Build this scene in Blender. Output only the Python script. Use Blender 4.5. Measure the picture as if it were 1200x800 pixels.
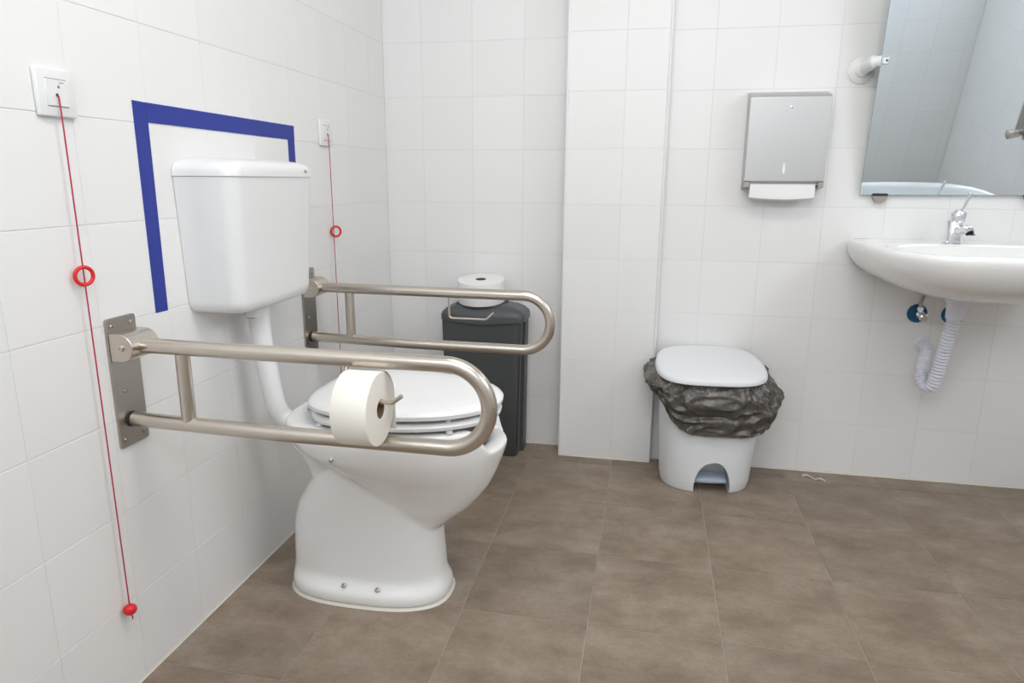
import bpy, bmesh, math, random
from mathutils import Vector, Matrix, noise
random.seed(7)
S = bpy.context.scene
COL = S.collection
for o in list(bpy.data.objects): bpy.data.objects.remove(o)

# ------------------------------------------------------------------ camera
YAW, PITCH, ROLL = -0.196476, -0.231904, 0.005974
CP = Vector((1.05998, 0.0, 1.09022))
def cam_axes():
    cy, sy, cp, sp, cr, sr = math.cos(YAW), math.sin(YAW), math.cos(PITCH), math.sin(PITCH), math.cos(ROLL), math.sin(ROLL)
    F = Vector((sy*cp, cy*cp, sp)); R = Vector((cy, -sy, 0)); U = R.cross(F)
    return cr*R+sr*U, -sr*R+cr*U, F
R_, U_, F_ = cam_axes()
cd = bpy.data.cameras.new('camera'); cam = bpy.data.objects.new('camera', cd); COL.objects.link(cam)
cd.sensor_width = 36; cd.lens = 804.52/1200*36; cd.clip_start = 0.01
m = Matrix.Identity(4)
for i in range(3):
    m[i][0] = R_[i]; m[i][1] = U_[i]; m[i][2] = -F_[i]; m[i][3] = CP[i]
cam.matrix_world = m
S.camera = cam

# ------------------------------------------------------------------ world, lights, exposure
w = bpy.data.worlds.new('world'); S.world = w; w.use_nodes = True
bg = w.node_tree.nodes['Background']; bg.inputs[0].default_value = (0.62, 0.76, 1.0, 1); bg.inputs[1].default_value = 1.0
def area(name, loc, rot, sx, sy, power, col):
    l = bpy.data.lights.new(name, 'AREA'); l.shape = 'RECTANGLE'; l.size = sx; l.size_y = sy; l.energy = power; l.color = col
    o = bpy.data.objects.new(name, l); COL.objects.link(o); o.location = loc; o.rotation_euler = rot
    return o
CEIL = 2.62
area('added_ceiling_fill', (1.15, 1.05, CEIL-0.075), (0, 0, 0), 1.1, 0.5, 5.5, (1.0, 0.88, 0.76))  # added warm light from a guessed, unseen ceiling panel
area('added_daylight', (0.95, -0.31, 1.95), (math.radians(60), 0, math.radians(-6)), 1.5, 0.85, 11.5, (0.92, 0.96, 1.0))  # added daylight from behind the camera, source unseen and guessed
area('added_daylight', (3.10, 0.80, 2.05), (0, math.radians(68), 0), 0.75, 1.4, 11.5, (0.95, 0.97, 1.0))  # added daylight from the right, source unseen and guessed
S.view_settings.view_transform = 'Standard'; S.view_settings.look = 'None'
S.view_settings.exposure = 0.26; S.view_settings.gamma = 1; S.view_settings.use_curve_mapping = False

# ------------------------------------------------------------------ materials
def mat(name, col, rough=0.5, metal=0.0, bump=0.0, bscale=20.0, var=0.0, vscale=4.0, rand=0.0, spec=0.5, coat=0.0, detail=3, trans=0.0):
    mt = bpy.data.materials.new(name); mt.use_nodes = True
    nt = mt.node_tree; N = nt.nodes; L = nt.links; b = N['Principled BSDF']
    b.inputs['Base Color'].default_value = (*col, 1); b.inputs['Roughness'].default_value = rough
    b.inputs['Metallic'].default_value = metal; b.inputs['Specular IOR Level'].default_value = spec
    b.inputs['Coat Weight'].default_value = coat; b.inputs['Coat Roughness'].default_value = 0.08
    if trans: b.inputs['Transmission Weight'].default_value = trans
    tc = N.new('ShaderNodeTexCoord')
    if bump:
        n = N.new('ShaderNodeTexNoise'); n.inputs['Scale'].default_value = bscale; n.inputs['Detail'].default_value = detail
        L.new(tc.outputs['Object'], n.inputs['Vector'])
        bp = N.new('ShaderNodeBump'); bp.inputs['Strength'].default_value = bump; bp.inputs['Distance'].default_value = 0.002
        L.new(n.outputs['Fac'], bp.inputs['Height']); L.new(bp.outputs['Normal'], b.inputs['Normal'])
    if var or rand:
        last = None
        mx = N.new('ShaderNodeMix'); mx.data_type = 'RGBA'
        mx.inputs['A'].default_value = tuple(c*(1-var) for c in col)+(1,); mx.inputs['B'].default_value = tuple(min(1, c*(1+var)) for c in col)+(1,)
        if var:
            n2 = N.new('ShaderNodeTexNoise'); n2.inputs['Scale'].default_value = vscale; n2.inputs['Detail'].default_value = 6
            L.new(tc.outputs['Object'], n2.inputs['Vector']); L.new(n2.outputs['Fac'], mx.inputs['Factor'])
        out = mx.outputs['Result']
        if rand:
            oi = N.new('ShaderNodeObjectInfo'); mr = N.new('ShaderNodeMapRange')
            mr.inputs['To Min'].default_value = 1-rand; mr.inputs['To Max'].default_value = 1+rand
            L.new(oi.outputs['Random'], mr.inputs['Value'])
            hv = N.new('ShaderNodeHueSaturation'); L.new(out, hv.inputs['Color']); L.new(mr.outputs['Result'], hv.inputs['Value'])
            out = hv.outputs['Color']
        L.new(out, b.inputs['Base Color'])
    return mt

def floor_mat():
    mt = mat('floor_porcelain', (0.26, 0.215, 0.175), 0.42)
    nt = mt.node_tree; N = nt.nodes; L = nt.links; b = N['Principled BSDF']
    tc = N.new('ShaderNodeTexCoord'); oi = N.new('ShaderNodeObjectInfo')
    add = N.new('ShaderNodeVectorMath'); add.operation = 'ADD'
    sc = N.new('ShaderNodeVectorMath'); sc.operation = 'SCALE'; sc.inputs['Scale'].default_value = 37.0
    cx = N.new('ShaderNodeCombineXYZ'); L.new(oi.outputs['Random'], cx.inputs[0]); L.new(oi.outputs['Random'], cx.inputs[1])
    L.new(cx.outputs[0], sc.inputs[0]); L.new(tc.outputs['Object'], add.inputs[0]); L.new(sc.outputs[0], add.inputs[1])
    n1 = N.new('ShaderNodeTexNoise'); n1.inputs['Scale'].default_value = 7; n1.inputs['Detail'].default_value = 8; n1.inputs['Roughness'].default_value = 0.66
    mp = N.new('ShaderNodeMapping'); mp.inputs['Scale'].default_value = (0.9, 1.25, 1)
    L.new(add.outputs[0], mp.inputs[0]); L.new(mp.outputs[0], n1.inputs['Vector'])
    n2 = N.new('ShaderNodeTexNoise'); n2.inputs['Scale'].default_value = 90; n2.inputs['Detail'].default_value = 4
    L.new(add.outputs[0], n2.inputs['Vector'])
    cr = N.new('ShaderNodeValToRGB'); e = cr.color_ramp.elements
    e[0].position = 0.34; e[0].color = (0.198, 0.148, 0.108, 1); e[1].position = 0.68; e[1].color = (0.335, 0.270, 0.213, 1)
    k = e.new(0.5); k.color = (0.261, 0.202, 0.152, 1)
    L.new(n1.outputs['Fac'], cr.inputs[0])
    mx = N.new('ShaderNodeMix'); mx.data_type = 'RGBA'; mx.blend_type = 'MULTIPLY'; mx.inputs['Factor'].default_value = 0.35
    L.new(cr.outputs[0], mx.inputs['A'])
    g = N.new('ShaderNodeMapRange'); g.inputs['To Min'].default_value = 0.55; g.inputs['To Max'].default_value = 1.45
    L.new(n2.outputs['Fac'], g.inputs['Value']); L.new(g.outputs[0], mx.inputs['B'])
    mr = N.new('ShaderNodeMapRange'); mr.inputs['To Min'].default_value = 0.93; mr.inputs['To Max'].default_value = 1.07
    L.new(oi.outputs['Random'], mr.inputs['Value'])
    hv = N.new('ShaderNodeHueSaturation'); L.new(mx.outputs['Result'], hv.inputs['Color']); L.new(mr.outputs[0], hv.inputs['Value'])
    L.new(hv.outputs[0], b.inputs['Base Color'])
    bp = N.new('ShaderNodeBump'); bp.inputs['Strength'].default_value = 0.12; bp.inputs['Distance'].default_value = 0.001
    L.new(n1.outputs['Fac'], bp.inputs['Height']); L.new(bp.outputs[0], b.inputs['Normal'])
    return mt

def bag_mat():
    mt = mat('bag_film', (0.082, 0.074, 0.062), 0.24, spec=0.7)
    nt = mt.node_tree; N = nt.nodes; L = nt.links; b = N['Principled BSDF']
    tc = N.new('ShaderNodeTexCoord')
    n1 = N.new('ShaderNodeTexNoise'); n1.inputs['Scale'].default_value = 14; n1.inputs['Detail'].default_value = 5; n1.inputs['Distortion'].default_value = 1.5
    v = N.new('ShaderNodeTexVoronoi'); v.feature = 'DISTANCE_TO_EDGE'; v.inputs['Scale'].default_value = 16
    L.new(tc.outputs['Object'], n1.inputs['Vector'])
    ad = N.new('ShaderNodeVectorMath'); ad.operation = 'ADD'; L.new(tc.outputs['Object'], ad.inputs[0]); L.new(n1.outputs['Color'], ad.inputs[1]); 
    s = N.new('ShaderNodeVectorMath'); s.operation = 'SCALE'; s.inputs['Scale'].default_value = 0.08
    L.new(n1.outputs['Color'], s.inputs[0]); L.new(s.outputs[0], ad.inputs[1]); L.new(ad.outputs[0], v.inputs['Vector'])
    mm = N.new('ShaderNodeMath'); mm.operation = 'ADD'; L.new(n1.outputs['Fac'], mm.inputs[0]); L.new(v.outputs['Distance'], mm.inputs[1])
    bp = N.new('ShaderNodeBump'); bp.inputs['Strength'].default_value = 0.5; bp.inputs['Distance'].default_value = 0.010
    L.new(mm.outputs[0], bp.inputs['Height']); L.new(bp.outputs[0], b.inputs['Normal'])
    return mt

M = dict(
    tile=mat('wall_tile_glaze', (0.865, 0.86, 0.85), 0.34, spec=0.32, bump=0.10, bscale=9, rand=0.012),
    grout=mat('white_grout', (0.76, 0.755, 0.74), 0.8),
    caulk_white=mat('pale_sealant', (0.74, 0.71, 0.64), 0.5),
    caulk=mat('cream_sealant', (0.70, 0.655, 0.57), 0.6),
    floor=floor_mat(),
    fgrout=mat('floor_grout', (0.40, 0.345, 0.28), 0.85, var=0.30, vscale=5),
    paint=mat('ceiling_paint', (0.88, 0.88, 0.86), 0.8),
    ceramic=mat('white_ceramic', (0.89, 0.885, 0.87), 0.12, coat=0.3),
    plastic=mat('white_plastic', (0.82, 0.825, 0.82), 0.28),
    seat=mat('seat_plastic', (0.86, 0.86, 0.865), 0.22),
    binwhite=mat('bin_plastic', (0.80, 0.82, 0.84), 0.32),
    pedal=mat('pedal_plastic', (0.42, 0.49, 0.57), 0.4),
    tape=mat('blue_tape', (0.016, 0.035, 0.30), 0.5, var=0.08, vscale=30),
    steel=mat('satin_steel', (0.62, 0.565, 0.50), 0.28, metal=1.0, bump=0.05, bscale=300),
    steelplate=mat('brushed_plate_steel', (0.43, 0.395, 0.36), 0.38, metal=1.0, bump=0.05, bscale=200),
    towelsteel=mat('dispenser_steel', (0.56, 0.555, 0.55), 0.44, metal=1.0, bump=0.06, bscale=60),
    chrome=mat('chrome', (0.80, 0.82, 0.86), 0.07, metal=1.0),
    black=mat('black_rubber', (0.02, 0.02, 0.02), 0.6),
    darkprint=mat('grey_print', (0.18, 0.18, 0.19), 0.6),
    grey=mat('charcoal_plastic', (0.066, 0.071, 0.073), 0.42, bump=0.05, bscale=200),
    greylid=mat('charcoal_lid_plastic', (0.075, 0.083, 0.086), 0.38, bump=0.05, bscale=200),
    red=mat('red_plastic', (0.72, 0.016, 0.022), 0.30),
    cord=mat('red_cord', (0.45, 0.02, 0.06), 0.7),
    paper=mat('tissue_paper', (0.88, 0.84, 0.76), 0.95, bump=0.15, bscale=120),
    paperwhite=mat('white_tissue', (0.88, 0.88, 0.87), 0.95, bump=0.12, bscale=120),
    card=mat('brown_cardboard', (0.20, 0.12, 0.07), 0.9),
    mirror=mat('mirror_silver', (0.84, 0.93, 1.0), 0.015, metal=1.0),
    glassedge=mat('mirror_edge', (0.35, 0.48, 0.46), 0.2),
    blue=mat('blue_rosette', (0.006, 0.10, 0.22), 0.45),
    hose=mat('hose_plastic', (0.80, 0.80, 0.88), 0.35),
    bag=bag_mat(),
    litter=mat('scrap_paper', (0.60, 0.56, 0.54), 0.9),
)
def emis(name, col, s):
    mt = bpy.data.materials.new(name); mt.use_nodes = True; b = mt.node_tree.nodes['Principled BSDF']
    b.inputs['Base Color'].default_value = (0.8, 0.8, 0.8, 1); b.inputs['Emission Color'].default_value = (*col, 1); b.inputs['Emission Strength'].default_value = s
    return mt
M['lamp'] = emis('added_lamp_glow', (1, 0.96, 0.9), 4.0)  # glow of the added ceiling panel
M['pane'] = emis('added_pane_glow', (0.75, 0.87, 1.0), 2.0)  # glow of the added windows

# ------------------------------------------------------------------ helpers
def thing(name, label, cat, loc=(0, 0, 0), group=None, rz=0):
    o = bpy.data.objects.new(name, None); COL.objects.link(o); o.empty_display_size = 0.05
    o.location = loc; o.rotation_euler = (0, 0, rz); o['label'] = label; o['category'] = cat
    if group: o['group'] = group
    return o
def obj(name, bm, m, parent=None, smooth=True, world=True, label=None):
    """link bm (written in world coordinates) as one mesh object under parent"""
    me = bpy.data.meshes.new(name)
    bmesh.ops.recalc_face_normals(bm, faces=bm.faces[:])
    bm.to_mesh(me); bm.free()
    me.materials.append(m)
    if smooth:
        me.polygons.foreach_set('use_smooth', [True]*len(me.polygons))
        try: me.set_sharp_from_angle(angle=math.radians(38))
        except Exception: pass
    o = bpy.data.objects.new(name, me); COL.objects.link(o)
    # own origin at the bottom centre of its shape
    if len(me.vertices):
        xs = [v.co for v in me.vertices]
        c = Vector(((min(v.x for v in xs)+max(v.x for v in xs))/2, (min(v.y for v in xs)+max(v.y for v in xs))/2, min(v.z for v in xs)))
    else: c = Vector()
    if parent is not None:
        bpy_mw = parent_world(parent)
        if world:
            inv = bpy_mw.inverted()
            me.transform(Matrix.Translation(-c)); o.parent = parent
            o.location = (inv @ Matrix.Translation(c)).to_translation()
        else:
            me.transform(Matrix.Translation(-c)); o.parent = parent; o.location = c
    else:
        me.transform(Matrix.Translation(-c)); o.location = c
    if label: o['label'] = label
    return o
def parent_world(o):
    mw = Matrix.LocRotScale(o.location, o.rotation_euler, o.scale)
    return parent_world(o.parent) @ mw if o.parent else mw
def struct(name, bm, m, smooth=False):
    o = obj(name, bm, m, None, smooth); o['kind'] = 'structure'; return o
def box(bm, a, b, bev=0.0, seg=2):
    vs = [bm.verts.new((x, y, z)) for x in (a[0], b[0]) for y in (a[1], b[1]) for z in (a[2], b[2])]
    fs = [bm.faces.new([vs[i] for i in q]) for q in ((0,1,3,2),(4,6,7,5),(0,4,5,1),(2,3,7,6),(0,2,6,4),(1,5,7,3))]
    if bev:
        es = list({e for f in fs for e in f.edges})
        bmesh.ops.bevel(bm, geom=es, offset=bev, segments=seg, profile=0.5, affect='EDGES')
    return bm
def B(): return bmesh.new()
def boxo(name, a, b, m, parent=None, bev=0.0, seg=2, **k): return obj(name, box(B(), a, b, bev, seg), m, parent, **k)
def loft(bm, rings, cap0=True, cap1=True, closed=True):
    vr = [[bm.verts.new(p) for p in r] for r in rings]
    n = len(vr[0])
    for a, b in zip(vr, vr[1:]):
        for i in range(n if closed else n-1):
            j = (i+1) % n
            bm.faces.new((a[i], a[j], b[j], b[i]))
    if cap0: bm.faces.new(vr[0][::-1])
    if cap1: bm.faces.new(vr[-1])
    return vr
def frame(d):
    d = d.normalized(); up = Vector((0, 0, 1)) if abs(d.z) < 0.9 else Vector((1, 0, 0))
    a = d.cross(up).normalized(); return a, a.cross(d).normalized()
def tube(bm, pts, r, n=20, cap=True):
    pts = [Vector(p) for p in pts]; rs = r if isinstance(r, (list, tuple)) else [r]*len(pts)
    rings = []; a = None
    for i, p in enumerate(pts):
        d = (pts[min(i+1, len(pts)-1)]-pts[max(i-1, 0)]).normalized()
        if a is None: a, b = frame(d)
        else:
            a = (a-d*a.dot(d)).normalized(); b = a.cross(d)
        rings.append([p+(a*math.cos(2*math.pi*k/n)+b*math.sin(2*math.pi*k/n))*rs[i] for k in range(n)])
    loft(bm, rings, cap, cap); return bm
def lathe(bm, c, axis, prof, n=32, cap0=True, cap1=True):
    c = Vector(c); axis = Vector(axis).normalized(); a, b = frame(axis)
    loft(bm, [[c+axis*h+(a*math.cos(2*math.pi*k/n)+b*math.sin(2*math.pi*k/n))*r for k in range(n)] for h, r in prof], cap0, cap1)
    return bm
def arc(c, r, a0, a1, n, ux, uy):
    c = Vector(c); ux = Vector(ux); uy = Vector(uy)
    return [c+ux*r*math.cos(a0+(a1-a0)*i/n)+uy*r*math.sin(a0+(a1-a0)*i/n) for i in range(n+1)]
def spline(pts, n=8):
    P = [Vector(p) for p in pts]; P = [P[0]*2-P[1]]+P+[P[-1]*2-P[-2]]; out = []
    for i in range(1, len(P)-2):
        for k in range(n):
            t = k/n; a, b, c, d = P[i-1], P[i], P[i+1], P[i+2]
            out.append(0.5*((2*b)+(c-a)*t+(2*a-5*b+4*c-d)*t*t+(3*b-a-3*c+d)*t**3))
    out.append(P[-2]); return out
def sp(v, e): return math.copysign(abs(v)**e, v)
def egg(z, xb, xf, hw, yc, xm=None, nf=2.0, nb=3.0, N=96, dz=None):
    """outline long in x: front half ellipse power nf, back power nb"""
    xm = xm if xm is not None else xb+(xf-xb)*0.42
    out = []
    for i in range(N):
        t = 2*math.pi*i/N; c, s = math.cos(t), math.sin(t); n = nf if c > 0 else nb
        x = xm+(xf-xm if c > 0 else xm-xb)*sp(c, 2/n); y = yc+hw*sp(s, 2/n)
        out.append(Vector((x, y, z+(dz(t) if dz else 0))))
    return out
def rrect(cx, cy, z, a, b, n=4.0, N=64, rot=0.0):
    out = []
    for i in range(N):
        t = 2*math.pi*i/N; x = a*sp(math.cos(t), 2/n); y = b*sp(math.sin(t), 2/n)
        out.append(Vector((cx+x*math.cos(rot)-y*math.sin(rot), cy+x*math.sin(rot)+y*math.cos(rot), z)))
    return out
def screw(bm, c, n, r):
    lathe(bm, c, n, [(-0.001, r), (0.0015, r), (0.0028, r*0.7), (0.0028, r*0.42), (0.0012, r*0.35)], 16)

# ------------------------------------------------------------------ tiled surfaces
GAP = 0.0015; TH = 0.0010
_tc = {}
def tile_mesh(w, h, m, bev, th):
    k = (round(w, 4), round(h, 4), m.name)
    if k in _tc: return _tc[k]
    bm = B(); b2 = bev
    r0 = [(-w/2, -h/2), (w/2, -h/2), (w/2, h/2), (-w/2, h/2)]
    r1 = [(-w/2+b2, -h/2+b2), (w/2-b2, -h/2+b2), (w/2-b2, h/2-b2), (-w/2+b2, h/2-b2)]
    loft(bm, [[(x, y, 0) for x, y in r0], [(x, y, th*0.55) for x, y in r0], [(x, y, th) for x, y in r1]])
    bmesh.ops.recalc_face_normals(bm, faces=bm.faces[:])
    me = bpy.data.meshes.new('tile'); bm.to_mesh(me); bm.free(); me.materials.append(m); _tc[k] = me
    return me
def tiles(parent, org, u, v, n, us, vs, m, gap=GAP, bev=0.0007, th=TH, jit=0.0008, skip=None, gu=None):
    """one object per tile between the joint positions us x vs; org + u*U + v*V, face towards n"""
    org, u, v, n = Vector(org), Vector(u), Vector(v), Vector(n)
    inv = parent_world(parent).inverted()
    for i in range(len(us)-1):
        for j in range(len(vs)-1):
            w_, h_ = us[i+1]-us[i]-(gu or gap), vs[j+1]-vs[j]-gap
            if w_ < 0.008 or h_ < 0.008: continue
            cu, cv = (us[i]+us[i+1])/2, (vs[j]+vs[j+1])/2
            if skip and skip(cu, cv): continue
            o = bpy.data.objects.new('tile', tile_mesh(w_, h_, m, bev, th)); COL.objects.link(o); o.parent = parent
            mw = Matrix.Identity(4)
            nn = (n+u*random.uniform(-jit, jit)+v*random.uniform(-jit, jit)).normalized()
            uu = (u-nn*u.dot(nn)).normalized(); vv = nn.cross(uu)
            if vv.dot(v) < 0: uu = -uu; vv = nn.cross(uu)
            c = org+u*cu+v*cv-n*th
            for r in range(3): mw[r][0] = uu[r]; mw[r][1] = vv[r]; mw[r][2] = nn[r]; mw[r][3] = c[r]
            o.matrix_local = inv @ mw
def joints(lo, hi, first, pitch):
    k = math.ceil((lo-first)/pitch-1e-6); out = [lo]
    while first+k*pitch < hi-0.004:
        p = first+k*pitch
        if p > lo+0.004: out.append(p)
        k += 1
    return out+[hi]
PW = 0.2021
RX, RY = 3.14, -0.36            # right wall, rear wall
YA, YC, YB = 2.7106, 2.6038, 2.6446   # alcove wall, column face, main back wall
XC0, XC1 = 0.7378, 1.0995
zs = joints(0, CEIL, 0, 0.2)

wl = struct('wall_left', box(B(), (-0.12, RY-0.12, -0.05), (-TH, YA+0.12, CEIL)), M['grout'])
tiles(wl, (0, 0, 0), (0, 1, 0), (0, 0, 1), (1, 0, 0), joints(RY, YA, 0.9432, PW), zs, M['tile'], gu=0.0007)
wa = struct('wall_alcove', box(B(), (-TH, YA+TH, -0.05), (XC0+0.02, YA+0.12, CEIL)), M['grout'])
tiles(wa, (0, YA, 0), (1, 0, 0), (0, 0, 1), (0, -1, 0), joints(0, XC0, 0.1569, PW), zs, M['tile'])
wc = struct('wall_column', box(B(), (XC0+TH, YC+TH, -0.05), (XC1-TH, YA+0.12, CEIL)), M['grout'])
tiles(wc, (0, YC, 0), (1, 0, 0), (0, 0, 1), (0, -1, 0), joints(XC0+0.004, XC1-0.004, 0.9468, PW), zs, M['tile'])
tiles(wc, (XC0, 0, 0), (0, 1, 0), (0, 0, 1), (-1, 0, 0), [YC+0.006, YA], zs, M['tile'])
wb = struct('wall_back', box(B(), (XC1-TH, YB+TH, -0.05), (RX+0.12, YB+0.12, CEIL)), M['grout'])
tiles(wb, (0, YB, 0), (1, 0, 0), (0, 0, 1), (0, -1, 0), joints(XC1, RX, 1.4535, PW), zs, M['tile'])
wr = struct('wall_right', box(B(), (RX+TH, RY-0.12, -0.05), (RX+0.12, YB+TH, CEIL)), M['grout'])
tiles(wr, (RX, 0, 0), (0, 1, 0), (0, 0, 1), (-1, 0, 0), joints(RY, YB, 0.1, PW), zs, M['tile'])
wn2 = bpy.data.objects.new('added_window_2', None); COL.objects.link(wn2); wn2.location = (RX, 0.80, 1.63); wn2['kind'] = 'structure'  # unseen right window, guessed and added to fit the light
bm = B(); xa, xb_ = RX-0.022, RX-0.0002
for a, b in (((xa, 0.06, 1.63), (xb_, 0.10, 2.47)), ((xa, 1.50, 1.63), (xb_, 1.54, 2.47)), ((xa, 0.10, 1.63), (xb_, 1.50, 1.67)), ((xa, 0.10, 2.43), (xb_, 1.50, 2.47))): box(bm, a, b)
w2f = obj('added_window_frame', bm, M['plastic'], wn2, smooth=False)
boxo('added_window_pane', (RX-0.008, 0.10, 1.67), (RX-0.0002, 1.50, 2.43), M['pane'], w2f, smooth=False)
# rear wall with an opening for the added, unseen window
WX0, WX1, WZ0, WZ1 = 0.15, 1.75, 1.53, 2.43
bm = B()
for a, b in (((-TH, RY-0.12, -0.05), (WX0, RY-TH, CEIL)), ((WX1, RY-0.12, -0.05), (RX+TH, RY-TH, CEIL)),
             ((WX0, RY-0.12, -0.05), (WX1, RY-TH, WZ0)), ((WX0, RY-0.12, WZ1), (WX1, RY-TH, CEIL))): box(bm, a, b)
wf = struct('wall_rear', bm, M['grout'])
us = sorted(set([round(x, 4) for x in joints(0, RX, 0.05, PW)]+[WX0, WX1])); vz = sorted(set([round(x, 4) for x in zs]+[WZ0, WZ1]))
tiles(wf, (0, RY, 0), (1, 0, 0), (0, 0, 1), (0, 1, 0), us, vz, M['tile'], skip=lambda a, b: WX0 < a < WX1 and WZ0 < b < WZ1)
wn = bpy.data.objects.new('added_window_1', None); COL.objects.link(wn); wn.location = ((WX0+WX1)/2, RY-0.05, WZ0); wn['kind'] = 'structure'  # unseen rear window, a guess added for its light
for i in range(2):
    x0 = WX0+i*(WX1-WX0)/2; x1 = x0+(WX1-WX0)/2
    bm = B(); y0, y1 = RY-0.07, RY-0.02; t = 0.045
    box(bm, (x0, y0, WZ0), (x0+t, y1, WZ1)); box(bm, (x1-t, y0, WZ0), (x1, y1, WZ1)); box(bm, (x0+t, y0, WZ0), (x1-t, y1, WZ0+t)); box(bm, (x0+t, y0, WZ1-t), (x1-t, y1, WZ1))
    f = obj('added_window_frame', bm, M['plastic'], wn, smooth=False)
    boxo('added_window_pane', (x0+t, RY-0.05, WZ0+t), (x1-t, RY-0.042, WZ1-t), M['pane'], f, smooth=False)
ce = struct('ceiling', box(B(), (-0.12, RY-0.12, CEIL), (RX+0.12, YA+0.12, CEIL+0.1)), M['paint'])
cl = thing('added_ceiling_light', 'added flat rectangular ceiling light panel with white frame, unseen above the room', 'light', (1.15, 1.05, CEIL))  # unseen panel, guessed and placed to suit the light
bm = B()
LX0, LX1, LY0, LY1 = 0.58, 1.72, 0.78, 1.32
box(bm, (LX0, LY0, CEIL-0.06), (LX1, LY0+.02, CEIL)); box(bm, (LX0, LY1-.02, CEIL-0.06), (LX1, LY1, CEIL)); box(bm, (LX0, LY0+.02, CEIL-0.06), (LX0+.02, LY1-.02, CEIL)); box(bm, (LX1-.02, LY0+.02, CEIL-0.06), (LX1, LY1-.02, CEIL))
obj('frame', bm, M['plastic'], cl, smooth=False)
boxo('diffuser', (LX0+.02, LY0+.02, CEIL-0.055), (LX1-.02, LY1-.02, CEIL-0.045), M['lamp'], cl, smooth=False)

# floor: slab + tiles of 33 cm
fl = struct('floor', box(B(), (-0.12, RY-0.12, -0.1), (RX+0.12, YA+0.12, -0.0016)), M['fgrout'])
tiles(fl, (0, 0, 0), (1, 0, 0), (0, 1, 0), (0, 0, 1), joints(0, RX, 0.300, 0.327), joints(RY, YA, 1.192, 0.3370), M['floor'], gap=0.0024, bev=0.0012, th=0.0016, jit=0.0008)

# sealant beads and corner trims
def bead(name, a, b, wdt, hgt, m):
    a, b = Vector(a), Vector(b); d = (b-a).normalized(); s = Vector((0, 0, 1)).cross(d)
    bm = B(); prof = [(0, 0), (wdt, 0), (wdt*0.35, hgt*0.45), (0, hgt)]
    loft(bm, [[p+s*x+Vector((0, 0, z)) for x, z in prof] for p in (a, b)])
    o = struct(name, bm, m, smooth=False); return o
bead('trim_1', (0, YA, 0), (0, RY, 0), 0.004, 0.005, M['caulk'])
bead('trim_2', (XC0, YA, 0), (0, YA, 0), 0.005, 0.006, M['caulk'])
bead('trim_3', (XC1, YC, 0), (XC0, YC, 0), 0.004, 0.006, M['caulk'])
bead('trim_4', (RX, YB, 0), (XC1, YB, 0), 0.004, 0.006, M['caulk'])
for i, x in enumerate((XC0, XC1)):
    bm = B(); s = 1 if i == 0 else -1
    tube(bm, [(x+s*0.003, YC+0.003, 0.001), (x+s*0.003, YC+0.003, CEIL)], 0.0062, 16)
    struct('trim_%d' % (5+i), bm, M['plastic'], smooth=True)

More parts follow.
